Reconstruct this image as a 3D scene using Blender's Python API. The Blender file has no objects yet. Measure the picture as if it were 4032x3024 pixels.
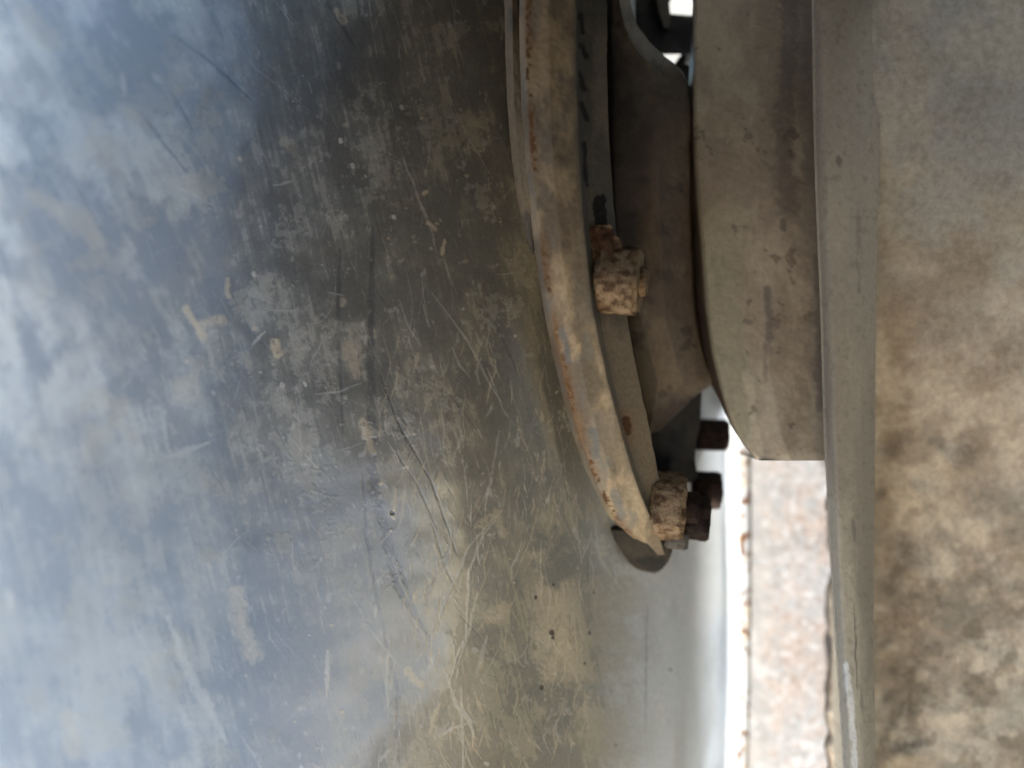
import bpy, math
import numpy as np
from math import radians
rng = np.random.default_rng(7)
scene = bpy.context.scene

# ------------------------------------------------------------------ camera
# "picture frame" axes used while modelling: X right, Y away from the camera, Z up in the picture.
# The photographer held the phone on its side: picture right is really DOWN, so (X,Y,Z) -> world (Z, Y, -X).
CAM_H = 0.95
LENS = 26.0
K = 36.0 / LENS / 4032.0
def Wv(X, Y, Z):
    return np.stack([Z, Y, CAM_H - X], -1)
def P(px, py, D, t=0.0):
    """point seen at photo pixel (px,py) at distance D, then pushed straight back by t metres"""
    px, py, D, t = np.broadcast_arrays(*(np.asarray(a, float) for a in (px, py, D, t)))
    return Wv((px - 2016) * K * D, D + t, -(py - 1512) * K * D)

cam_d = bpy.data.cameras.new('camera'); cam = bpy.data.objects.new('camera', cam_d)
scene.collection.objects.link(cam); scene.camera = cam
from mathutils import Matrix, Vector
# columns: right, up, back
cam.matrix_world = Matrix(((0, 1, 0, 0), (0, 0, -1, 0), (-1, 0, 0, CAM_H), (0, 0, 0, 1)))
cam_d.sensor_width = 36; cam_d.lens = LENS
cam_d.clip_start = 0.01; cam_d.clip_end = 500
cam_d.dof.use_dof = True; cam_d.dof.focus_distance = 0.372; cam_d.dof.aperture_fstop = 1.6

# ------------------------------------------------------------------ light
SUN = Vector((-0.80, -0.50, 0.21)).normalized()      # world direction towards the sun
w = bpy.data.worlds.new('World'); scene.world = w; w.use_nodes = True
nt = w.node_tree; bg = nt.nodes['Background']
sky = nt.nodes.new('ShaderNodeTexSky'); sky.sky_type = 'NISHITA'; sky.sun_disc = False
sky.sun_elevation = math.asin(SUN.z); sky.sun_rotation = math.atan2(SUN.x, SUN.y)
sky.dust_density = 2.0; sky.ozone_density = 1.0; sky.air_density = 1.0
nt.links.new(sky.outputs[0], bg.inputs[0]); bg.inputs[1].default_value = 0.15
sd = bpy.data.lights.new('sun', 'SUN'); so = bpy.data.objects.new('sun', sd); scene.collection.objects.link(so)
sd.energy = 2.0; sd.angle = radians(0.5); sd.color = (1.0, 0.97, 0.93)
so.rotation_euler = SUN.to_track_quat('Z', 'Y').to_euler()
scene.view_settings.view_transform = 'Standard'; scene.view_settings.look = 'None'
scene.view_settings.gamma = 1.0; scene.view_settings.use_curve_mapping = False
scene.view_settings.exposure = 2.78
scene.render.engine = 'CYCLES'

# ------------------------------------------------------------------ numpy noise
def vnoise(x, y, seed):
    r = np.random.default_rng(seed); T = r.random((256, 256))
    xi = np.floor(x).astype(int); yi = np.floor(y).astype(int)
    fx = x - xi; fy = y - yi
    fx = fx*fx*fx*(fx*(fx*6-15)+10); fy = fy*fy*fy*(fy*(fy*6-15)+10)
    a = T[xi % 256, yi % 256]; b = T[(xi+1) % 256, yi % 256]
    c = T[xi % 256, (yi+1) % 256]; d = T[(xi+1) % 256, (yi+1) % 256]
    return (a*(1-fx)+b*fx)*(1-fy) + (c*(1-fx)+d*fx)*fy
def fbm(x, y, s, seed, oct=5, gain=0.55):
    x = x / s; y = y / s; v = 0; a = 1; tot = 0
    for o in range(oct):
        c, sn = math.cos(o*0.9), math.sin(o*0.9)
        v = v + a*vnoise((c*x-sn*y)*2**o + 17.3*o, (sn*x+c*y)*2**o + 5.1*o, seed+o); tot += a; a *= gain
    return v / tot
def ss(a, b, x):
    t = np.clip((x-a)/(b-a), 0, 1); return t*t*(3-2*t)
def mixc(c0, c1, f):
    return c0*(1-f[..., None]) + np.asarray(c1, float)*f[..., None]
def full(shape, c):
    return np.zeros(shape + (3,)) + np.asarray(c, float)
def streak(mask, px, py, pts, wd, val=1.0, warp=4, seed=0, taper=True):
    """stamp a hand-placed scratch/smear polyline into mask (max)"""
    pts = np.asarray(pts, float)
    m = wd*3 + 12
    x0, y0 = pts.min(0)-m; x1, y1 = pts.max(0)+m
    sel = np.where((px > x0) & (px < x1) & (py > y0) & (py < y1))
    if len(sel[0]) == 0: return
    X = px[sel]; Y = py[sel]
    X = X + (fbm(X, Y, 60, 900+seed, 3)-.5)*warp*4; Y = Y + (fbm(X, Y, 60, 950+seed, 3)-.5)*warp*4
    best = np.full(X.shape, 1e9); bt = np.zeros(X.shape)
    n = len(pts)-1
    for i in range(n):
        a, b = pts[i], pts[i+1]; ab = b-a; L = (ab**2).sum()+1e-9
        t = np.clip(((X-a[0])*ab[0]+(Y-a[1])*ab[1])/L, 0, 1)
        d = np.hypot(X-a[0]-t*ab[0], Y-a[1]-t*ab[1])
        k = d < best; best = np.where(k, d, best); bt = np.where(k, (i+t)/n, bt)
    ww = wd*(0.35+0.65*np.sin(np.pi*np.clip(bt, .03, .97))) if taper else wd
    g = fbm(X, Y, 22, 300+seed, 3)
    v = (1-ss(0.45, 1.25, best/ww + (g-.5)*1.3))*val*ss(.15, .5, g+.12)
    mask[sel] = np.maximum(mask[sel], v)

# ------------------------------------------------------------------ objects
def link(name, me, mat, parent=None):
    o = bpy.data.objects.new(name, me); scene.collection.objects.link(o)
    if mat: me.materials.append(mat)
    if parent: o.parent = parent
    return o
def thing(name, label, cat, group=None):
    o = bpy.data.objects.new(name, None); scene.collection.objects.link(o)
    o['label'] = label; o['category'] = cat; o.empty_display_size = .02
    if group: o['group'] = group
    return o
def tag(o, label, cat, group=None):
    o['label'] = label; o['category'] = cat
    if group: o['group'] = group
    return o
def grid_obj(name, pts, mat, parent=None, col=None, rough=None, smooth=True, thick=0.0):
    """pts (nv,nu,3) world -> mesh with 'col' and 'rough' attributes"""
    nv, nu = pts.shape[:2]
    me = bpy.data.meshes.new(name)
    idx = np.arange(nv*nu).reshape(nv, nu)
    q = np.stack([idx[:-1, :-1], idx[1:, :-1], idx[1:, 1:], idx[:-1, 1:]], -1).reshape(-1, 4)
    me.vertices.add(nv*nu); me.vertices.foreach_set('co', pts.reshape(-1).astype(np.float32))
    me.loops.add(q.size); me.loops.foreach_set('vertex_index', q.reshape(-1).astype(np.int32))
    me.polygons.add(len(q)); me.polygons.foreach_set('loop_start', (np.arange(len(q))*4).astype(np.int32))
    me.polygons.foreach_set('loop_total', np.full(len(q), 4, np.int32))
    me.update(); me.validate()
    if smooth: me.polygons.foreach_set('use_smooth', np.ones(len(me.polygons), bool))
    if col is not None:
        a = me.attributes.new('col', 'FLOAT_COLOR', 'POINT')
        c = np.concatenate([np.clip(col, 0, 1), np.ones(col.shape[:-1]+(1,))], -1)
        a.data.foreach_set('color', c.reshape(-1).astype(np.float32))
        a = me.attributes.new('rough', 'FLOAT', 'POINT')
        r = np.full(col.shape[:-1], .6) if rough is None else rough
        a.data.foreach_set('value', r.reshape(-1).astype(np.float32))
    o = link(name, me, mat, parent)
    if thick:
        s = o.modifiers.new('thickness', 'SOLIDIFY'); s.thickness = thick; s.offset = -1
    return o

# ------------------------------------------------------------------ materials
def mat_attr(name, grain=900, gamt=.25, bump=.15, bscale=700, spec=.5, metallic=0.0):
    """weathered paint: colour from the mesh's own wear map, broken up by procedural grain and bump"""
    m = bpy.data.materials.new(name); m.use_nodes = True; n = m.node_tree.nodes; l = m.node_tree.links
    b = n['Principled BSDF']; b.inputs['Specular IOR Level'].default_value = spec; b.inputs['Metallic'].default_value = metallic
    a = n.new('ShaderNodeAttribute'); a.attribute_name = 'col'
    r = n.new('ShaderNodeAttribute'); r.attribute_name = 'rough'
    tc = n.new('ShaderNodeTexCoord')
    t = n.new('ShaderNodeTexNoise'); t.inputs['Scale'].default_value = grain; t.inputs['Detail'].default_value = 6; t.inputs['Roughness'].default_value = .65
    l.new(tc.outputs['Object'], t.inputs['Vector'])
    mr = n.new('ShaderNodeMapRange'); mr.inputs[1].default_value = .3; mr.inputs[2].default_value = .7
    mr.inputs[3].default_value = 1-gamt; mr.inputs[4].default_value = 1+gamt; l.new(t.outputs[0], mr.inputs[0])
    mx = n.new('ShaderNodeVectorMath'); mx.operation = 'SCALE'; l.new(a.outputs['Color'], mx.inputs[0]); l.new(mr.outputs[0], mx.inputs['Scale'])
    l.new(mx.outputs[0], b.inputs['Base Color']); l.new(r.outputs['Fac'], b.inputs['Roughness'])
    t2 = n.new('ShaderNodeTexNoise'); t2.inputs['Scale'].default_value = bscale; t2.inputs['Detail'].default_value = 5
    l.new(tc.outputs['Object'], t2.inputs['Vector'])
    bp = n.new('ShaderNodeBump'); bp.inputs['Strength'].default_value = bump; bp.inputs['Distance'].default_value = .001
    l.new(t2.outputs[0], bp.inputs['Height']); l.new(bp.outputs[0], b.inputs['Normal'])
    return m
def mat_noise(name, c0, c1, scale=60, rough=.8, bump=.5, bscale=200, c2=None, lo=.4, hi=.6, dist=.001, metallic=0):
    m = bpy.data.materials.new(name); m.use_nodes = True; n = m.node_tree.nodes; l = m.node_tree.links
    b = n['Principled BSDF']; b.inputs['Roughness'].default_value = rough; b.inputs['Metallic'].default_value = metallic; b.inputs['Specular IOR Level'].default_value = .15
    tc = n.new('ShaderNodeTexCoord')
    t = n.new('ShaderNodeTexNoise'); t.inputs['Scale'].default_value = scale; t.inputs['Detail'].default_value = 8; t.inputs['Roughness'].default_value = .62
    l.new(tc.outputs['Object'], t.inputs['Vector'])
    cr = n.new('ShaderNodeValToRGB'); cr.color_ramp.elements[0].position = lo; cr.color_ramp.elements[1].position = hi
    cr.color_ramp.elements[0].color = (*c0, 1); cr.color_ramp.elements[1].color = (*c1, 1)
    if c2: e = cr.color_ramp.elements.new((lo+hi)/2); e.color = (*c2, 1)
    l.new(t.outputs[0], cr.inputs[0]); l.new(cr.outputs[0], b.inputs['Base Color'])
    t2 = n.new('ShaderNodeTexNoise'); t2.inputs['Scale'].default_value = bscale; t2.inputs['Detail'].default_value = 6
    l.new(tc.outputs['Object'], t2.inputs['Vector'])
    bp = n.new('ShaderNodeBump'); bp.inputs['Strength'].default_value = bump; bp.inputs['Distance'].default_value = dist
    l.new(t2.outputs[0], bp.inputs['Height']); l.new(bp.outputs[0], b.inputs['Normal'])
    return m
M_shell = mat_attr('scratched_blue_grey_paint', 500, .16, .10, 450, .5)
for _n in (M_shell,):
    _b = _n.node_tree.nodes['Principled BSDF']; _b.inputs['Coat Weight'].default_value = .85
    _at = [q for q in _n.node_tree.nodes if q.bl_idname == 'ShaderNodeAttribute' and q.attribute_name == 'rough'][0]
    _m = _n.node_tree.nodes.new('ShaderNodeMath'); _m.operation = 'MULTIPLY'; _m.inputs[1].default_value = .46
    _n.node_tree.links.new(_at.outputs['Fac'], _m.inputs[0]); _n.node_tree.links.new(_m.outputs[0], _b.inputs['Coat Roughness'])
M_flange = mat_attr('dusty_grey_paint', 420, .16, .25, 500, .12)
M_casting = mat_attr('brown_grimy_casting', 300, .15, .3, 260, .25)
M_plate = mat_attr('dusty_beige_paint', 350, .12, .08, 250, .3)
M_earth = mat_attr('caked_tan_earth', 260, .2, .6, 190, .1)
M_rust = mat_noise('dark_rust', (.035, .018, .012), (.11, .06, .04), 220, .9, .8, 420)
M_rusttan = mat_noise('tan_rust_crust', (.075, .046, .028), (.22, .165, .11), 210, .95, .6, 700, c2=(.185, .13, .08), dist=.002)
M_darkrust = mat_noise('soot_dark_rust', (.009, .006, .006), (.026, .016, .013), 260, .9, .8, 420)
M_dark = mat_noise('black_grease', (.012, .012, .014), (.05, .045, .04), 90, .7, .4, 200)
M_ground = mat_noise('dry_earth', (.27, .24, .195), (.40, .36, .30), 3, .95, .6, 30, dist=.01)
M_yard = mat_noise('pale_steel_sheet', (.55, .56, .57), (.72, .73, .74), 12, .6, .1, 60)
M_under = mat_noise('dark_coat', (.03, .03, .035), (.06, .055, .05), 8, .9, .2, 40)
M_wall = mat_noise('grey_coat', (.10, .095, .09), (.16, .15, .14), 8, .9, .2, 40)

def smooth_interp(y, ys, vs):
    """monotone-ish smooth interpolation (Catmull-Rom) through control values"""
    ys = np.asarray(ys, float); vs = np.asarray(vs, float); y = np.clip(y, ys[0], ys[-1])
    m = np.gradient(vs, ys)
    i = np.clip(np.searchsorted(ys, y)-1, 0, len(ys)-2)
    h = ys[i+1]-ys[i]; t = (y-ys[i])/h
    return ((2*t**3-3*t**2+1)*vs[i] + (t**3-2*t**2+t)*h*m[i] + (-2*t**3+3*t**2)*vs[i+1] + (t**3-t**2)*h*m[i+1])
def loft(name, ys, rails, mat, parent, colf, nv=300, step=8, wob=0.0, seed=0, thick=0, soft=0):
    """rails: list of (px list over ys, depth list over ys, pushback). Rails are joined left to right."""
    yy = np.linspace(ys[0], ys[-1], nv)
    R = []
    for xs, ds, t in rails:
        tt = smooth_interp(yy, ys, t) if np.ndim(t) else np.full(nv, float(t))
        R.append(np.stack([smooth_interp(yy, ys, xs), smooth_interp(yy, ys, ds) if np.ndim(ds) else np.full(nv, float(ds)), tt], -1))
    if soft:
        w_ = np.hanning(soft*2+1); w_ /= w_.sum()
        for q in R:
            for c_ in range(3):
                v_ = q[:, c_]; a_ = 2*v_[0]-v_[1:soft+1][::-1]; b_ = 2*v_[-1]-v_[-soft-1:-1][::-1]
                q[:, c_] = np.convolve(np.concatenate([a_, v_, b_]), w_, 'valid')
    cols = []; us = []
    for k in range(len(R)-1):
        L = np.abs(R[k+1][:, 0]-R[k][:, 0]).mean() + np.abs(R[k+1][:, 2]-R[k][:, 2]).mean()*8000*.5 + np.abs(R[k+1][:, 1]-R[k][:, 1]).mean()*8000*.5
        n = max(2, int(L/step))
        for j in range(n + (k == len(R)-2)):
            f = j/n; cols.append(R[k]*(1-f)+R[k+1]*f); us.append(k+f)
    A = np.stack(cols, 1)                     # nv, nu, 3
    PX = A[..., 0]; PY = np.repeat(yy[:, None], A.shape[1], 1); U = np.repeat(np.array(us)[None], nv, 0)
    pts = P(PX, PY, A[..., 1], A[..., 2])
    if wob:
        # real dents and crust: displace along picture depth and a little sideways
        d = (fbm(PX+U*40, PY, 60, 70+seed, 4)-.5)*wob
        pts[..., 1] += d; pts[..., 2] += (fbm(PX+U*40, PY, 45, 90+seed, 4)-.5)*wob*.8
    col, rough = colf(PX, PY, U)
    return grid_obj(name, pts, mat, parent, col, rough, True, thick)

# ================================================================== ground and surroundings
def box(name, x0, x1, y0, y1, z0, z1, mat, parent=None, bev=.004):
    """box in picture-frame axes"""
    import bmesh
    bm = bmesh.new(); vs = []
    for X in (x0, x1):
        for Y in (y0, y1):
            for Z in (z0, z1):
                vs.append(bm.verts.new(tuple(Wv(np.float64(X), np.float64(Y), np.float64(Z)))))
    for f in ((0,1,3,2),(4,6,7,5),(0,4,5,1),(2,3,7,6),(0,2,6,4),(1,5,7,3)):
        bm.faces.new([vs[i] for i in f])
    bmesh.ops.recalc_face_normals(bm, faces=bm.faces)
    if bev: bmesh.ops.bevel(bm, geom=bm.edges[:], offset=bev, segments=2, affect='EDGES')
    me = bpy.data.meshes.new(name); bm.to_mesh(me); bm.free()
    return link(name, me, mat, parent)
g = box('ground', CAM_H, CAM_H+.3, -60, 60, -60, 60, M_ground, None, 0); g['kind'] = 'structure'

# ================================================================== drum shell
def shellD(px, py):
    D = np.where(px < 1750, .362 + .155*np.clip((1750-px)/1750, 0, 9)**2, .362 + .108*np.clip((px-1750)/1100, 0, 2)**2)
    D = D + .010*((py-1500)/1500)**2
    # shallow valley where the shell turns up to the weld
    D = D - .006*np.exp(-((px-2700)/90)**2)*ss(1900, 2600, py)
    return D
def shell_col(px, py):
    sh = px.shape
    paint = np.array((.082, .083, .079)); dust_light = np.array((.27, .265, .235)); tan = np.array((.40, .34, .24)); pale = np.array((.46, .46, .44))
    big = fbm(px, py, 520, 11, 6); mid = fbm(px, py, 170, 21, 6, .62); fine = fbm(px, py, 40, 31, 5, .65)
    # rubbed streaks running down the picture
    a = radians(14); u = px*math.cos(a)-py*math.sin(a); v = px*math.sin(a)+py*math.cos(a)
    st = fbm(u, v/7, 60, 41, 5, .6)
    a2 = radians(-28); u2 = px*math.cos(a2)+py*math.sin(a2); v2 = -px*math.sin(a2)+py*math.cos(a2)
    st2 = fbm(u2, v2/6, 60, 45, 5, .6)
    diag = ss(1100, 500, px)*ss(1900, 900, py)
    stx = st*(1-diag)+st2*diag
    st3 = fbm(u, v/14, 13, 47, 3, .6); st4 = fbm(u2, v2/12, 15, 48, 3, .6); sf = st3*(1-diag)+st4*diag
    f = .14 + .42*ss(1100, 300, px) + .30*ss(1300, 2300, py)*ss(900, 1500, px) + .85*ss(.42, .64, .40*mid+.28*big+.18*stx+.14*sf) * (.45+.55*ss(.35, .62, fine)) + .18*ss(.50, .72, sf)*ss(.40,.55, mid)  # left term lightens the dust colour to add sky brightness there
    dust_lightc = full(sh, dust_light); nearf = ss(1100, 2000, px); dust_lightc = mixc(dust_lightc, (.255, .235, .165), nearf)
    c = full(sh, paint); c = c*(1-(np.clip(f, 0, 1)*.62)[..., None]) + dust_lightc*(np.clip(f, 0, 1)*.62)[..., None]
    # clumps of dried mud splashed on
    cl = ss(.60, .68, fbm(px, py, 120, 51, 6, .7))*ss(.45, .6, big+.08)
    c = mixc(c, (.34, .33, .28), cl*.22)
    lp = ss(.43, .66, .6*fbm(px, py, 190, 53, 6, .68)+.4*stx)*ss(1150, 600, px)*(.35+.65*ss(2100, 1300, py)); c = mixc(c, (.40, .40, .36), lp*.65)  # pale patches, strengthened to brighten the left side in colour
    sp = ss(.73, .79, fbm(px, py/1.5, 34, 61, 4, .6)); c = mixc(c, pale, sp*.25*ss(700, 1200, px))
    # soil band beside the flange foot
    band = np.exp(-((px-(2120+(py-2000)*.16))/95)**2)*ss(1750, 2150, py)*ss(3100, 2600, py)
    c = mixc(c, (.36, .31, .22), np.clip(band*ss(.38, .6, mid+.06), 0, 1)*.75)
    band2 = np.exp(-((px-(2080+np.clip(py-900, 0, 9e9)*.12))/70)**2)*ss(300, 1300, py)*ss(2300, 1900, py)
    c = mixc(c, (.30, .27, .20), np.clip(band2*ss(.40, .6, st), 0, 1)*.55)
    # right: paler colour paints in the sunlit turn of the shell
    right = ss(2230, 2520, px + (py-2500)*-.05)
    cr = mixc(full(sh, (.33, .365, .40)), (.38, .385, .37), ss(.45, .65, fbm(px, py/3, 150, 71, 5))*.5)
    gr = ss(2680, 2380, px)*ss(.36, .62, .6*mid+.4*fine); cr = mixc(cr, (.19, .18, .15), gr*.6); cr = mixc(cr, (.20, .21, .21), ss(.5, .7, fbm(px, py/6, 70, 73, 5))*.45)
    c = c*(1-right[..., None]) + cr*right[..., None]
    dk = np.zeros(sh); lt = np.zeros(sh); tn = np.zeros(sh)
    D = [([(1500,1480),(1560,1650),(1700,1900),(1800,2180)],5,.8), ([(1340,980),(1335,1250),(1350,1700)],10,.6),
         ([(1470,900),(1460,1400),(1470,1900),(1560,2300),(1690,2520)],20,.75), ([(1425,1850),(1440,2100),(1485,2350)],8,.7),
         ([(1490,1950),(1580,2250),(1640,2420)],9,.6), ([(690,140),(850,260),(990,390)],9,.9), ([(670,360),(730,450),(770,530)],7,.8),
         ([(550,440),(650,570),(740,680)],8,.8), ([(1560,1780),(1640,1900),(1720,2080)],4,.6), ([(1290,10),(1340,90),(1400,180)],9,.7),
         ([(2550,2380),(2545,2600),(2540,2880)],5,.55), ([(1450,2200),(1560,2700),(1570,3000)],7,.5), ([(1700,2060),(1760,2250),(1800,2330)],5,.5),  # first stroke paints the shade of the valley crease
         ([(1630,1480),(1780,1560),(1900,1720)],5,.4), ([(1870,1180),(1960,1290),(2040,1480)],7,.5)]
    for i, (p, wd, v) in enumerate(D): streak(dk, px, py, p, wd, v, 2, i)
    Lm = [([(1700,1150),(1830,1320),(2000,1640)],5,.5), ([(1590,620),(1640,760),(1700,900),(1720,1000)],7,.45), ([(1740,1000),(1800,1160)],5,.35),
         ([(1975,2010),(1905,2100),(1850,2250),(1835,2500),(1770,2680)],6,.65), ([(1950,2030),(1850,2150),(1740,2400),(1715,2480)],6,.6),
         ([(1535,2520),(1520,2680),(1530,2800)],8,.8), ([(1820,2700),(1822,2850),(1825,3030)],6,.7), ([(1290,2560),(1285,2740)],12,.8),
         ([(990,1360),(1045,1305)],7,.8), ([(1060,1220),(1160,1222),(1180,1205)],4,.4), ([(1070,728),(1110,725),(1150,708)],4,.55),
         ([(650,1805),(740,1770),(820,1740)],13,.55), ([(1240,1552),(1330,1540),(1420,1505)],5,.55), ([(1760,2650),(1800,2780),(1850,2830),(1870,2900)],12,.7),
         ([(660,2430),(740,2640),(830,2800),(890,2920)],24,.55), ([(700,2780),(760,2900),(780,3020)],30,.4), ([(20,1080),(40,1240)],14,.5),
         ([(30,2310),(50,2400)],16,.6), ([(1880,2330),(1850,2480),(1800,2620)],7,.6), ([(1920,2500),(1880,2650)],10,.5),
         ([(1730,2900),(1790,2860),(1870,2840)],7,.6), ([(1500,3000),(1540,2950)],9,.6), ([(600,290),(640,330)],14,.8), ([(480,290),(492,370)],12,.9),
         ([(1480,2380),(1478,2430)],9,.8), ([(1600,1900),(1570,2080)],10,.35), ([(1965,1700),(1930,1900),(1905,2010)],8,.4), ([(1290,1150),(1355,1165)],4,.5),
         ([(200,20),(330,190),(440,330)],34,.35), ([(1730,2350),(1700,2520)],5,.6)]
    for i, (p, wd, v) in enumerate(Lm): streak(lt, px, py, p, wd, v, 2.5, 20+i)
    Tn = [([(735,1215),(775,1290),(800,1330)],17,.9), ([(790,1270),(880,1265)],20,.55), ([(1080,1350),(1095,1400)],20,.95), ([(895,1100),(905,1170)],10,.6),
          ([(935,2330),(940,2450),(1000,2580)],38,.45), ([(1600,2640),(1660,2700)],18,.75), ([(1940,2430),(1980,2400)],30,.5), ([(1430,1660),(1470,1780)],20,.55),
          ([(1380,1380),(1400,1460)],34,.35), ([(1690,880),(1715,900)],12,.6), ([(1750,950),(1745,990)],8,.7), ([(1350,1180),(1345,1200)],12,.5), ([(1120,560),(1160,600)],20,.3),
          ([(1330,50),(1350,80)],16,.4), ([(1850,480),(1900,500)],12,.35), ([(1890,2070),(1960,2020),(1985,2100)],22,.4), ([(100,60),(200,170)],50,.3), ([(140,780),(330,880),(380,960)],45,.4),
          ([(270,2830),(290,2960)],40,.3)]
    for i, (p, wd, v) in enumerate(Tn): streak(tn, px, py, p, wd, v, 6, 60+i, False)
    r = np.random.default_rng(3)
    for i in range(1100):                      # fine random scratches, mostly running down the picture
        x, y = r.uniform(0, 2350), r.uniform(-200, 3200)
        ang = radians(r.normal(16, 13)); 
        if x < 900 and y < 1400: ang = radians(r.normal(36, 8))
        if r.random() < .18: ang = radians(r.uniform(-90, 90))
        L = r.lognormal(4.5, .75); bend = r.normal(0, .12)
        p = [(x, y), (x+math.sin(ang)*L*.5, y+math.cos(ang)*L*.5), (x+math.sin(ang+bend)*L, y+math.cos(ang+bend)*L)]
        streak(dk if r.random() < .42 else lt, px, py, p, r.lognormal(.85, .40), r.uniform(.12, .5), 1.5, 100+i % 60)
    for i in range(420):                      # dense pale scuffs in the dusty strip beside the flange
        x, y = r.uniform(1500, 2350), r.uniform(1300, 3000); ang = radians(r.normal(-6, 16)); L = r.lognormal(4.3, .6); bend = r.normal(0, .25)
        p = [(x, y), (x+math.sin(ang)*L*.5, y+math.cos(ang)*L*.5), (x+math.sin(ang)*L*.5+math.sin(ang+bend)*L*.5, y+math.cos(ang)*L*.5+math.cos(ang+bend)*L*.5)]
        streak(tn if r.random() < .5 else (lt if r.random() < .7 else dk), px, py, p, r.lognormal(1.1, .45), r.uniform(.15, .6), 2, 100+i % 60)
    for i in range(230):                      # specks of grit
        x, y = r.uniform(500, 2400), r.uniform(300, 3100); s = r.lognormal(1.1, .4)
        streak(tn if r.random() < .5 else lt, px, py, [(x, y), (x+s, y+s*r.uniform(-1, 2))], s*1.2, r.uniform(.3, .8), 0, i % 50, False)
    for x, y in ((1110,1512),(1200,1508),(1547,2035),(1582,420),(1550,850),(1340,550),(1390,650),(1000,1075)):
        streak(lt, px, py, [(x, y), (x+3, y+6)], 8, 1.6, 0, 5, False)
    hole = np.zeros(sh)
    for x, y, s in ((2175,2490,10),(2178,2508,9),(2322,2490,6),(2304,2610,6),(2340,2330,5),(2135,2705,8),(2425,2930,5),(2640,2635,5),(1545,2018,8),(2180,2300,5),(2110,2350,6)):
        streak(hole, px, py, [(x, y), (x, y+3)], s, 1.6, 0, int(x) % 50, False)
    c = mixc(c, (.035, .04, .05), np.clip(dk, 0, 1)*.75)
    c = mixc(c, (.44, .43, .39), np.clip(lt, 0, 1)*.62)
    c = mixc(c, (.46, .39, .27), np.clip(tn, 0, 1)*.75)
    c = mixc(c, (.04, .03, .02), np.clip(hole, 0, 1))
    rough = .36 + .32*np.clip(f, 0, 1) + .3*np.clip(lt+tn+cl, 0, 1) + .12*right
    h = .5*np.clip(lt+tn, 0, 1) + .35*cl - .5*np.clip(dk, 0, 1) - 1.0*np.clip(hole, 0, 1)
    return c, np.clip(rough, .2, 1), h
drum = thing('storage_drum', 'large scratched blue-grey painted steel drum filling the left half, splashed with dried mud', 'drum')
gx = np.concatenate([np.linspace(-900, -60, 60, endpoint=False), np.linspace(-60, 2875, 1000)])
gy = np.concatenate([np.linspace(-1100, -60, 60, endpoint=False), np.linspace(-60, 3084, 1000), np.linspace(3090, 3900, 50)])
PX, PY = np.meshgrid(gx, gy)
PX = np.where(PX > 2300, 2300 + (PX-2300)*(.35+.65*ss(1150, 1420, PY)), PX)
c, rgh, h = shell_col(PX, PY)
D = shellD(PX, PY)
dents = (fbm(PX, PY, 700, 81, 3)-.5)*.005 + (fbm(PX, PY, 220, 83, 3)-.5)*.0012
pts = P(PX, PY, D + dents - h*.00035)
grid_obj('shell', pts, M_shell, drum, c, rgh, True, 0)

# raised weld running down the far edge of the shell
def col_weld(px, py, u):
    n = fbm(px, py, 40, 5, 5)
    c = mixc(full(px.shape, (.62, .64, .66)), (.62, .45, .28), ss(.50, .62, fbm(px, py/1.6, 60, 6, 4))*ss(.8, 2.2, u)*.5)
    c = mixc(c, (.20, .10, .05), ss(.62, .68, fbm(px, py, 22, 8, 3))*ss(1.2, 2.2, u))
    return c, np.full(px.shape, .6)
ysw = [1300, 1900, 2500, 3100, 3700]
loft('weld_bead', ysw, [([2850,2858,2866,2855,2850], [.470]*5, 0), ([2872,2880,2886,2876,2868], [.462]*5, 0), ([2905,2912,2915,2902,2890], [.459]*5, 0), ([2935,2942,2945,2932,2915], [.463]*5, 0), ([2948,2956,2958,2946,2930], [.485]*5, 0)],
     M_plate, drum, col_weld, 300, 5, .0007, 3)

# ================================================================== sunlit rust-speckled plate behind
def col_sunplate(px, py, u):
    n = fbm(px, py, 45, 15, 5, .6); b = fbm(px, py, 260, 16, 4)
    c = mixc(full(px.shape, (.215, .215, .215)), (.26, .25, .245), ss(.4, .6, n))
    edge = ss(2960, 3060, px)
    c = mixc(c, (.235, .175, .14), ss(.44, .60, n*.5+b*.5)*.45*edge)
    c = mixc(c, (.13, .075, .05), ss(.60, .68, fbm(px, py, 22, 18, 3))*.4*edge)
    c = mixc(c, (.34, .34, .34), ss(.64, .70, fbm(px, py, 26, 28, 3))*.7)
    return c, np.full(px.shape, .7)
splate = thing('gusset_plate', 'pale sunlit steel plate speckled with rust, below the square end of the beige bracket', 'plate')
ysp = [900, 1800, 2400, 3000, 3900]
loft('plate_face', ysp, [([2950,2952,2950,2946,2940], [.488]*5, 0.02), ([2950,2952,2950,2946,2940], [.488]*5, 0), ([3405]*5, [.470]*5, 0), ([3405]*5, [.470]*5, .02)],
     M_plate, splate, col_sunplate, 400, 6, .0006, 5)

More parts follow.
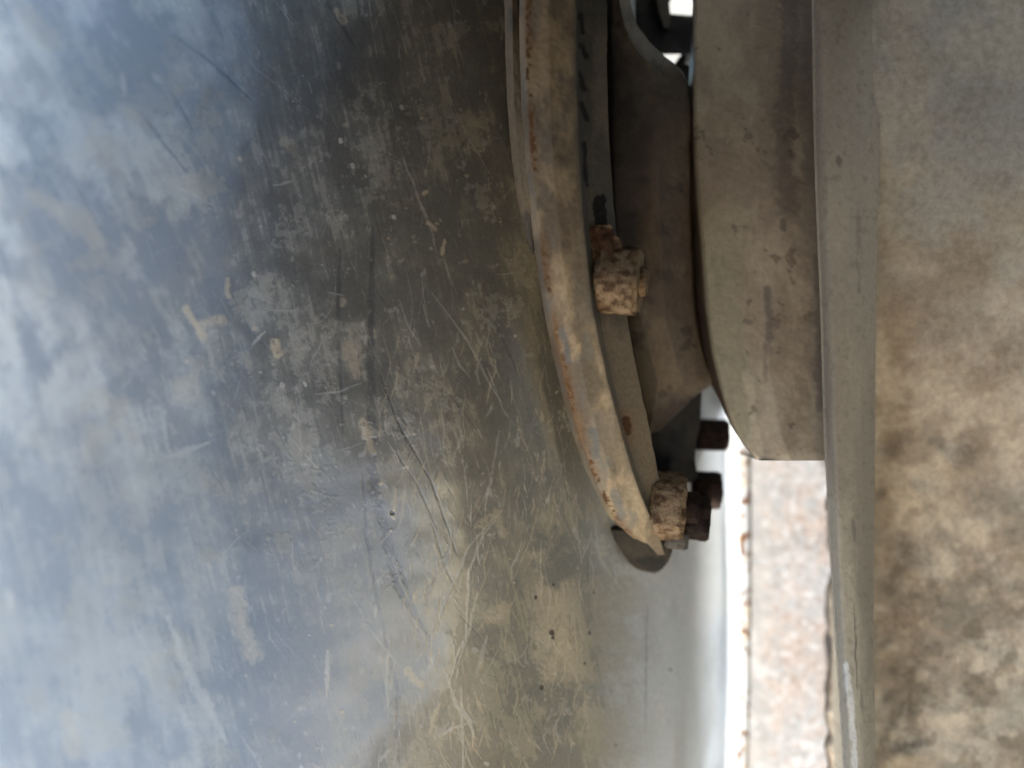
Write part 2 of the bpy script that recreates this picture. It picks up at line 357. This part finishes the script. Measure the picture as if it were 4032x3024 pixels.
# ================================================================== flange
ys  = [-900, -400, 0, 500, 900, 1200, 1450, 1700, 1900, 2050, 2140, 2185]
Ax  = [2075, 2050, 2045, 2060, 2100, 2140, 2190, 2250, 2325, 2400, 2480, 2560]
Bx  = [2095, 2072, 2070, 2083, 2122, 2162, 2213, 2277, 2350, 2427, 2505, 2572]
Cx  = [2290, 2275, 2268, 2276, 2300, 2332, 2382, 2445, 2505, 2565, 2612, 2618]
Dx  = [2308, 2294, 2290, 2298, 2322, 2355, 2402, 2462, 2522, 2580, 2624, 2624]
Ex  = [2410, 2395, 2390, 2396, 2425, 2462, 2505, 2560, 2598, 2628, 2645, 2632]
Fd  = [.350, .343, .340, .340, .343, .348, .355, .364, .374, .386, .396, .404]
Ad  = [d+.020 for d in Fd]; Fb = [d+.003 for d in Fd]
def col_flange(px, py, u):
    sh = px.shape
    m = fbm(px, py/2.0, 110, 101, 6, .62); f = fbm(px, py, 34, 103, 4); b = fbm(px, py/3, 300, 104, 4)
    c = mixc(full(sh, (.135, .11, .08)), (.26, .205, .135), ss(.40, .60, .6*m+.4*b))
    c = mixc(c, (.40, .32, .21), ss(.50, .66, m)*.6*ss(600, 1500, py))
    c = mixc(c, (.13, .14, .14), ss(.54, .62, fbm(px, py/1.6, 130, 105, 4))*.6*ss(900, 1500, py))
    c = mixc(c, (.13, .12, .11), ss(.55, .7, fbm(px, py/2, 60, 107, 4))*.45)
    # rust pits along the crease
    c = mixc(c, (.28, .245, .185), ss(850, 1500, py)*ss(.35, .6, b)*.45)
    cre = np.exp(-((u-1.05)/.16)**2) * ss(.52, .60, fbm(px, py, 17, 109, 2))*ss(.3, .5, fbm(px, py, 120, 110, 2))
    c = mixc(c, (.06, .03, .012), np.clip(cre*2.2, 0, 1))
    rl = np.exp(-((u-1.0)/.35)**2)*ss(.4, .6, fbm(px, py/3, 90, 111, 4)); c = mixc(c, (.17, .09, .04), rl*.55)
    # inner face: darker brown
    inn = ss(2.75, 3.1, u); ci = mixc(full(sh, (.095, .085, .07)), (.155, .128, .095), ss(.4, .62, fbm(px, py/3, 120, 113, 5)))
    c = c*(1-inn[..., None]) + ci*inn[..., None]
    dk = np.zeros(sh)
    for p, wd in (([(2285,60),(2292,120)], 12), ([(2285,180),(2310,225)], 11), ([(2282,290),(2300,350)], 11), ([(2290,410),(2312,470)], 10), ([(2300,560),(2305,690),(2312,730)], 10)):
        streak(dk, px, py, p, wd, 1.5, 2, 3, False)
    c = mixc(c, (.012, .010, .010), np.clip(dk, 0, 1)*.8)
    gp = np.zeros(sh)
    for p, wd in (([(2330,1700),(2350,1790)], 20), ([(2285,1880),(2330,1960)], 24), ([(2420,1950),(2450,2030)], 18), ([(2215,1300),(2235,1420)], 16)):
        streak(gp, px, py, p, wd, .9, 5, 13, False)
    c = mixc(c, (.12, .13, .135), np.clip(gp, 0, 1)*.8)
    sk = np.zeros(sh); streak(sk, px, py, [(2362,790),(2366,880)], 26, 1.5, 3, 14, False); c = mixc(c, (.01, .008, .008), np.clip(sk, 0, 1)*.95)  # dark recess above the nut, painted into the colour
    # bolt hole stained with rust
    hl = np.zeros(sh); streak(hl, px, py, [(2466,1650),(2474,1700)], 15, 1.7, 0, 8, False); c = mixc(c, (.03, .015, .008), np.clip(hl, 0, 1))
    st = np.zeros(sh); streak(st, px, py, [(2462,1630),(2478,1730)], 30, .6, 3, 9, False); c = mixc(c, (.18, .09, .04), np.clip(st, 0, 1)*.5)
    return c, np.full(sh, .72)
flange = thing('bolted_flange', 'curved mud-stained grey steel flange with rusty bolts, standing up along the drum', 'flange')
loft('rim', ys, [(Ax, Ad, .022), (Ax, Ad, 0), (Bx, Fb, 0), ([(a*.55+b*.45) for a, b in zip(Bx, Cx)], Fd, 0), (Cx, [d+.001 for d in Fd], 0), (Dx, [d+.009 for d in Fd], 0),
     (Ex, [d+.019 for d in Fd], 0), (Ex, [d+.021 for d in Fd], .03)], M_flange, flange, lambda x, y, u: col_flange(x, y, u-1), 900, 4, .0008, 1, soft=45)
# underside cap of the flange tip, closing it off towards the drum
capy = [2090, 2150, 2195, 2228, 2250, 2262]
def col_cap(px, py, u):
    return mixc(full(px.shape, (.018, .018, .018)), (.04, .036, .03), ss(.4, .6, fbm(px, py, 60, 121, 4))), np.full(px.shape, .8)  # near-black colour paints in the shadow crescent under the tip
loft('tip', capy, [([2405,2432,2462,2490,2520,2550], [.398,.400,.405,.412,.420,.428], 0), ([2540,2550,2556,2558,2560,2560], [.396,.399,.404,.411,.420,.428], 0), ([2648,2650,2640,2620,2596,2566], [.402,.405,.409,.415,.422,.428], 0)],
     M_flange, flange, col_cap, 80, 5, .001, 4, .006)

# lip of the old seal: thin fillet of paint between drum and flange
def col_lip(px, py, u):
    return mixc(full(px.shape, (.085, .085, .08)), (.16, .14, .11), ss(.38, .6, fbm(px, py/3, 80, 131, 5))), np.full(px.shape, .75)
loft('fillet_weld', [-900,0,500,800,1000], [([1975,1985,2005,2040,2085], [.371,.366,.3685,.371,.374], 0), ([2015,2018,2030,2062,2100], [.3625,.3615,.3655,.369,.374], 0), ([2068,2050,2066,2098,2118], [.362,.361,.361,.364,.372], .004)],
     M_flange, flange, col_lip, 300, 5, .0008, 9)

# ================================================================== bolts and nuts
import bmesh
def hexprism(r, L, seg=6, bev=.0008, rough=.0, seed=0, chamfer=True):
    """prism along +X of picture frame, centred"""
    bm = bmesh.new()
    bmesh.ops.create_cone(bm, cap_ends=True, segments=seg, radius1=r, radius2=r, depth=L)
    if bev: bmesh.ops.bevel(bm, geom=bm.edges[:], offset=bev, segments=2, affect='EDGES')
    bmesh.ops.triangulate(bm, faces=[f for f in bm.faces if len(f.verts) > 4])
    for k in range(3): bmesh.ops.subdivide_edges(bm, edges=[e for e in bm.edges if e.calc_length() > .0022], cuts=1, use_grid_fill=True)
    rr = np.random.default_rng(seed)
    for v in bm.verts:
        n = v.co.normalized()
        x = np.array([v.co.x*1000+40+seed*9]); y = np.array([v.co.y*1000+v.co.z*700+90])
        v.co += n*float((fbm(x, y, 4.0, 200+seed, 3)[0]-.5)*rough)
    return bm
def place(bm, name, mat, parent, px, py, D, tilt=0.0, yaw=0.0, spin=0.0, off=0.0):
    """turn the prism's axis onto picture X (tilted), then put it at the pixel/depth"""
    R = Matrix.Rotation(radians(tilt), 4, 'Y') @ Matrix.Rotation(radians(yaw), 4, 'Z') @ Matrix.Rotation(radians(90), 4, 'Y') @ Matrix.Rotation(radians(spin), 4, 'Z')
    ax = R.to_3x3() @ Vector((0, 0, 1))
    X = (px-2016)*K*D + ax.x*off; Y = D + ax.y*off; Z = -(py-1512)*K*D + ax.z*off
    B = Matrix(((0, 0, 1, 0), (0, 1, 0, 0), (-1, 0, 0, CAM_H), (0, 0, 0, 1)))
    bm.transform(B @ Matrix.Translation((X, Y, Z)) @ R)
    me = bpy.data.meshes.new(name); bm.to_mesh(me); bm.free()
    for p in me.polygons: p.use_smooth = True
    return link(name, me, mat, parent)
def pxm(n, D): return n*K*D
# (nut centre px,py,depth, nut length px, nut radius px, shank centre offset, materials)
def bolt(px, py, D, nl, nr, sl, sr, mat_nut, mat_shank, seed, tilt=2, yaw=-18, spin=12, side=1):
    b = place(hexprism(pxm(sr, D), pxm(sl, D), 18, .0006, .0010, seed), 'bolt', mat_shank, flange, px, py, D, tilt, yaw, 0, side*pxm(nl/2+sl/2-6, D))
    place(hexprism(pxm(nr, D), pxm(nl, D), 6, .0018, .0024, seed+1), 'nut', mat_nut, b, px, py, D, tilt, yaw, spin)
    return b
# big crusted nut and its two thinner pieces at the flange foot
bolt(2630, 1990, .400, 132, 138, 60, 62, M_rusttan, M_darkrust, 1, 4, -12, 20)
place(hexprism(pxm(90, .402), pxm(95, .402), 6, .0012, .0016, 5), 'nut', M_darkrust, flange, 2745, 2040, .405, 4, -12, 20)
place(hexprism(pxm(78, .425), pxm(115, .425), 6, .0012, .0012, 8), 'bolt_head', M_darkrust, flange, 2780, 1930, .43, 2, -10, 25)
place(hexprism(pxm(68, .44), pxm(130, .44), 6, .0012, .0012, 12), 'bolt_head', M_darkrust, flange, 2800, 1712, .445, 2, -8, 5)
# grey stud end and packing under the nut
M_stud = mat_noise('grey_stud', (.045, .045, .045), (.10, .09, .08), 200, .8, .5, 400)
place(hexprism(pxm(42, .40), pxm(90, .40), 16, .001, .0012, 15), 'stud', M_stud, flange, 2665, 2122, .402, 8, -10, 0)
# upper crusted nut on the inner face
bolt(2440, 1105, .361, 165, 150, 30, 60, M_rusttan, M_rusttan, 21, 6, -16, 8)
# scab of rust growing above it
def col_scab(px, py, u):
    return mixc(full(px.shape, (.065, .036, .022)), (.15, .105, .068), ss(.4, .62, fbm(px, py, 40, 141, 5))), np.full(px.shape, .95)
loft('rust_scab', [885, 945, 1000, 1060, 1120], [([2322,2312,2318,2330,2340], .366, .02), ([2335,2322,2330,2345,2350], .352, 0), ([2400,2440,2465,2470,2460], .350, 0), ([2425,2480,2515,2520,2500], .366, .02)],
     M_flange, flange, col_scab, 60, 5, .005, 15)

# ================================================================== recessed casting between the flanges
casting = thing('bearing_casting', 'grimy brown rounded casting in deep shade between flange and beige bracket', 'casting')
yc  = [-900, -300, 0, 120, 200, 260, 340, 600, 1000, 1300, 1450, 1505, 1560, 1620, 1690, 1718]
cr_ = [2440, 2470, 2485, 2530, 2605, 2680, 2722, 2730, 2738, 2760, 2800, 2818, 2745, 2685, 2605, 2560]
cl_ = [2370, 2370, 2370, 2370, 2370, 2370, 2370, 2375, 2400, 2440, 2480, 2496, 2510, 2525, 2540, 2548]
def col_cast(px, py, u):
    c = mixc(full(px.shape, (.08, .062, .05)), (.13, .105, .08), ss(.38, .62, fbm(px, py/1.5, 230, 151, 6, .6)))
    c = mixc(c, (.05, .04, .035), ss(.60, .70, fbm(px, py, 90, 153, 5))*.7)
    c = mixc(c, (.02, .017, .016), np.exp(-((px-2378)/30)**2-((py-850)/80)**2))  # same dark recess above the nut, painted on the casting
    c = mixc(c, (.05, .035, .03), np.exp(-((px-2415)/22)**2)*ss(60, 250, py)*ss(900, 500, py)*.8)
    return c, np.full(px.shape, .65)
dn = lambda *a: np.interp(yc, [-900, 700, 1400, 1718], a)
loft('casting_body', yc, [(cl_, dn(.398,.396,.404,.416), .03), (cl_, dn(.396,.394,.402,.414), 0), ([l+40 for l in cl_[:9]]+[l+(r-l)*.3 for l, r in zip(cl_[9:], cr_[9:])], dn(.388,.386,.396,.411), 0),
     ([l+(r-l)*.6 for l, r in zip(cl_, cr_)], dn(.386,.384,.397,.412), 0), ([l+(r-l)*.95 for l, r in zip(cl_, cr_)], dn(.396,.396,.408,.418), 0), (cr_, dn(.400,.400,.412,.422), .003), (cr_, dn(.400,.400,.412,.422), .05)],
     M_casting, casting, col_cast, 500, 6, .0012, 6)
# black fill put where the void behind the casting lies in shade
def col_void(px, py, u):
    return mixc(full(px.shape, (.012, .012, .014)), (.035, .032, .03), ss(.4, .62, fbm(px, py, 120, 161, 4))), np.full(px.shape, .6)
void_fill = thing('dark_void_fill', 'black fill painting in the dark void below the brown casting, above the nuts', 'void_fill')
loft('void_body', [1480, 1540, 1600, 1700, 1800, 1860, 1900], [([2470]*7, .424, .01), ([2480,2485,2495,2510,2530,2560,2590], .420, 0), ([2640]*7, .417, 0), ([2752,2764,2762,2752,2738,2745,2750], .424, 0), ([2756,2766,2766,2756,2742,2748,2752], .426, .02)],
     M_casting, void_fill, col_void, 100, 6, .002, 7)
backing = thing('dark_backing', 'black backing filling in the dark recess behind the top of the brown casting with a white gap beside it', 'backing')  # dark backing paints in the recess shade at the top
loft('backing_body', [-700, -200, 0, 55, 62, 140, 200, 214], [([2380]*8, .430, 0), ([2520]*8, .425, 0), ([2590,2592,2594,2605,2612,2640,2680,2695], .43, 0), ([2640,2640,2640,2652,2745,2748,2735,2700], .432, 0), ([2640,2640,2640,2652,2748,2750,2738,2702], .432, .02)],
     M_casting, backing, col_void, 160, 6, .0015, 8)
loft('backing_sliver', [-700, 0, 40, 80, 110], [([2578,2582,2590,2604,2612], .428, .004), ([2580,2584,2592,2606,2614], .424, 0), ([2632,2634,2638,2640,2634], .424, 0), ([2634,2636,2640,2642,2636], .428, .004)],
     M_casting, backing, lambda a, b, u: (mixc(full(a.shape, (.17, .15, .135)), (.10, .09, .08), fbm(a, b, 50, 3, 3)), np.full(a.shape, .8)), 80, 6)
loft('backing_lip', [206, 222, 238, 252, 262, 330], [([2690,2676,2664,2655,2650,2650], .436, 0), ([2712,2704,2700,2697,2750,2750], .436, 0)],
     M_casting, backing, col_void, 40, 4, 0, 8, .006)

# ================================================================== beige bracket (counter flange)
bracket = thing('beige_bracket', 'dusty beige painted steel bracket with a curved left edge and a square lower end', 'bracket')
yb  = [-900, 0, 350, 700, 1000, 1200, 1380, 1500, 1600, 1680, 1740, 1780, 1812]
bl  = [2735, 2737, 2738, 2747, 2772, 2788, 2812, 2838, 2866, 2895, 2930, 2960, 2990]
br  = [3185, 3205, 3213, 3222, 3230, 3234, 3237, 3240, 3242, 3244, 3245, 3246, 3247]
def col_brk(px, py, u):
    sh = px.shape
    n = fbm(px, py/1.6, 200, 171, 6, .6); f = fbm(px, py, 60, 173, 5)
    c = mixc(full(sh, (.225, .19, .15)), (.30, .26, .205), ss(.38, .62, n))
    # grey paint band with feathered edge along the left side
    gb = ss(2960, 2900, px + (fbm(px, py, 90, 175, 4)-.5)*160 - (py-900)*.06)*ss(700, 1100, py)
    c = mixc(c, (.215, .20, .145), gb*.8)
    c = mixc(c, (.44, .37, .28), ss(1780, 1806, py + (f-.5)*40)*.7)
    # flaking patches
    fl = ss(.56, .64, fbm(px, py/2.2, 150, 177, 6, .65))
    c = mixc(c, (.19, .15, .12), fl*.35)
    dk = np.zeros(sh)
    streak(dk, px, py, [(3120,-60),(3115,140),(3090,400),(3085,700),(3110,800)], 46, .75, 10, 3, False)
    streak(dk, px, py, [(3180,-60),(3175,300),(3195,700)], 34, .6, 8, 4, False)
    streak(dk, px, py, [(3020,1140),(3028,1220),(3032,1330)], 18, .9, 3, 5, False)
    streak(dk, px, py, [(3010,1350),(3015,1500)], 10, .5, 3, 6, False)
    streak(dk, px, py, [(3000,640),(3060,690),(3180,720)], 20, .5, 5, 7)
    streak(dk, px, py, [(3080,870),(3085,900)], 12, .8, 2, 8, False)
    streak(dk, px, py, [(3225,1000),(3228,1300),(3230,1600)], 22, .6, 6, 9, False)
    c = mixc(c, (.10, .085, .08), np.clip(dk, 0, 1)*.8)
    lt = np.zeros(sh)
    streak(lt, px, py, [(2945,1480),(2965,1640),(2985,1790)], 22, .6, 6, 11, False)
    streak(lt, px, py, [(3090,1810),(3150,1780),(3220,1795)], 24, .7, 6, 12, False)
    c = mixc(c, (.42, .37, .29), np.clip(lt, 0, 1)*.7)
    c = mixc(c, (.06, .04, .03), ss(.72, .78, f)*.5)
    c = mixc(c, (.05, .034, .028), ss(1.12, .9, u))  # edge wall darkened in colour for the shaded gap
    return c, np.full(sh, .6)
bd = np.interp(yb, [-900, 1000, 1812], [.392, .390, .395])
loft('bracket_plate', yb, [([x-2 for x in bl], bd, [.003,.003,.018,.036,.040,.040,.034,.022,.010,.006,.005,.005,.005]), ([x-1 for x in bl], bd, .004), ([x+6 for x in bl], bd, 0), ([(a+b)/2 for a, b in zip(bl, br)], bd-.003, 0), ([b+70 for b in br], bd-.001, 0), ([b+75 for b in br], bd, .03)],
     M_plate, bracket, col_brk, 700, 6, .0008, 12, soft=18)
loft('bracket_end', [1812, 1812.02, 1812.04], [([2990,2990,2990], [bd[-1]]*3, [0, .001, .04]), ([3320]*3, [bd[-1]]*3, [0, .001, .04])],
     M_plate, bracket, lambda a, b, u: col_brk(a, b, u+2), 12, 8)
# knob of rust on the bracket's edge
place(hexprism(pxm(52, .395), pxm(30, .395), 12, .003, .003, 33), 'rust_knob', M_rust, bracket, 2772, 862, .402, 0, -30, 0)

# ================================================================== rail and caked panel at the right
rail = thing('rounded_rail', 'rounded grey-beige steel rail running down the picture beside the bracket', 'rail')
yr = [-900, 0, 600, 1200, 1815, 2400, 3024, 3900]
rl = [3175, 3205, 3215, 3238, 3258, 3290, 3330, 3380]
rr_ = [3480, 3470, 3462, 3450, 3445, 3440, 3448, 3460]
rm = lambda f: [a+(b-a)*f for a, b in zip(rl, rr_)]
rd = lambda o: [.368+o]*8
def col_rail(px, py, u):
    sh = px.shape
    n = fbm(px, py/5, 150, 181, 6, .6)
    c = mixc(full(sh, (.235, .205, .16)), (.31, .275, .215), ss(.36, .62, n))
    grey = ss(1500, 500, py + (px-3300)*-1.5 + (n-.5)*900)
    c = mixc(c, (.275, .245, .205), grey*.8)
    dk = np.zeros(sh); lt = np.zeros(sh)
    for p, wd, v in (([(3365,2350),(3370,2500),(3372,2650),(3376,2735)],4,.9), ([(3355,2040),(3362,2130)],10,.6), ([(3300,615),(3305,650)],14,.7), ([(3380,820),(3385,1150)],14,.3), ([(3390,2700),(3395,2830)],6,.5)):
        streak(dk, px, py, p, wd, v, 2, 2)
    streak(lt, px, py, [(3332,2620),(3350,2780),(3368,3020),(3380,3200)], 13, 1.0, 1, 4, False)
    c = mixc(c, (.07, .06, .05), np.clip(dk, 0, 1)*.9); c = mixc(c, (.55, .55, .54), np.clip(lt, 0, 1)*.8)
    c = mixc(c, (.09, .07, .05), ss(.68, .74, fbm(px, py, 26, 185, 3))*.25)
    return c, np.full(sh, .55)
zl = lambda f: -.004 + (.010*abs((f-.25)/.25)**3 if f < .25 else 0)
zr = lambda f: 0 if f < .45 else ((f-.45)/.55)**2.6
rz = lambda f: [.368+zl(f)+zr(f)*a for a in (.004,.005,.006,.010,.014,.017,.018,.018)]
loft('rail_body', yr, [(rl, rd(.004), .003)] + [(rm(f), rz(f), 0) for f in (0,.02,.05,.09,.14,.2,.27,.35,.43,.52,.62,.72,.8,.87,.93,.97,1)] + [(rm(1), rd(.012), .05)],
     M_plate, rail, col_rail, 600, 5, .0004, 14)
panel = thing('dirt_caked_panel', 'wide grey panel at the right edge, caked below with rough tan earth', 'panel')
nx, ny = 420, 620
PX, PY = np.meshgrid(np.linspace(3300, 4700, nx), np.linspace(-900, 3900, ny))
lump = fbm(PX, PY, 210, 191, 6, .62)
fill = ss(3560, 3300, PX)                       # runs in behind the rail
low = ss(500, 1700, PY + (lump-.5)*900)
c = mixc(full(PX.shape, (.275, .26, .235)), (.33, .30, .255), ss(.4, .6, lump))
tan = mixc(full(PX.shape, (.30, .25, .195)), (.47, .405, .325), ss(.38, .62, fbm(PX, PY, 200, 193, 6, .6)))
c = c*(1-low[..., None]) + tan*low[..., None]
c = mixc(c, (.20, .155, .11), ss(.53, .68, fbm(PX, PY/.8, 240, 195, 4, .5))*.45*low)
c = mixc(c, (.15, .115, .085), np.exp(-((PX-3760-(lump-.5)*500)/300)**2-((PY-1250)/520)**2)*.5*ss(.3,.6,lump))
c = mixc(c, (.18, .14, .10), ss(.54, .66, fbm(PX, PY, 75, 203, 4, .6))*.5*ss(1700, 2500, PY))
c = mixc(c, (.20, .17, .14), ss(.60, .68, fbm(PX, PY, 120, 197, 4))*.22*(1-low))
lowd = ss(200, 2300, PY)
D = .3665 + .052*lowd + .016*ss(3640, 3440, PX)*lowd - (fbm(PX, PY, 210, 191, 3, .5)-.5)*.012*lowd
grid_obj('panel_face', P(PX, PY, D), M_earth, panel, c, np.full(PX.shape, .9), True, .012)

# ================================================================== unseen sheets added outside the frame to shade the joint
side = thing('added_rear_blocker', 'dark unseen sheets added behind the viewer, standing in for the photographer and blocking light', 'light_blocker')  # added stand-in for the photographer, blocks light from behind
box('rear_block_sheet', -.24, .32, -.10, -.05, -.19, 1.2, M_under, side)
shade_blocker = thing('added_top_blocker', 'dark unseen sheet added to shade the upper part of the joint', 'shade_blocker')  # added unseen sheet that darkens the upper joint
def slab(name, quad, t, mat, parent):
    bm = bmesh.new()
    f = bm.faces.new([bm.verts.new(tuple(Wv(np.float64(x), np.float64(y), np.float64(z)))) for x, y, z in quad])
    f.normal_update(); n = f.normal*t
    e = bmesh.ops.extrude_face_region(bm, geom=[f])
    for v in e['geom']:
        if isinstance(v, bmesh.types.BMVert): v.co += n
    bmesh.ops.recalc_face_normals(bm, faces=bm.faces)
    me = bpy.data.meshes.new(name); bm.to_mesh(me); bm.free()
    return link(name, me, mat, parent)
slab('top_block_sheet', [(-.155,.372,.206),(-.24,-.045,.012),(.24,-.045,.012),(.19,.372,.206)], .006, M_under, shade_blocker)
slab('rear_block_sheet', [(-.245,-.05,-.17),(-.245,-.05,.95),(-.455,.31,.62),(-.455,.31,-.09)], .006, M_under, side)
sun_blocker = thing('added_sun_blocker', 'dark unseen sheet added to keep sun off the front of the joint', 'light blocker')
def sheet(name, poly, z0, z1, mat, parent):
    bm = bmesh.new()
    f = bm.faces.new([bm.verts.new(tuple(Wv(np.float64(x), np.float64(y), np.float64(z0)))) for x, y in poly])
    e = bmesh.ops.extrude_face_region(bm, geom=[f])
    for v in e['geom']:
        if isinstance(v, bmesh.types.BMVert): v.co.x += z1-z0
    bmesh.ops.recalc_face_normals(bm, faces=bm.faces)
    me = bpy.data.meshes.new(name); bm.to_mesh(me); bm.free()
    return link(name, me, mat, parent)
# added unseen sheet, slot shaped to let sun reach the back of the joint
wdir = np.array([-SUN.z, SUN.y, SUN.x]); off = wdir/abs(wdir[2])*0.7
poly = [(-.62,-.75),(1.12,-.75),(1.12,.62),(.205,.62),(.190,.385),(.154,.335),(.125,.274),(.095,.262),(.09,.225),(.020,.225),(.031,.25),(.083,.37),(.083,.62),(-.62,.62)]
sheet('sun_block_sheet', [(x+off[0], y+off[1]) for x, y in poly], -1.08, -1.06, M_wall, sun_blocker)
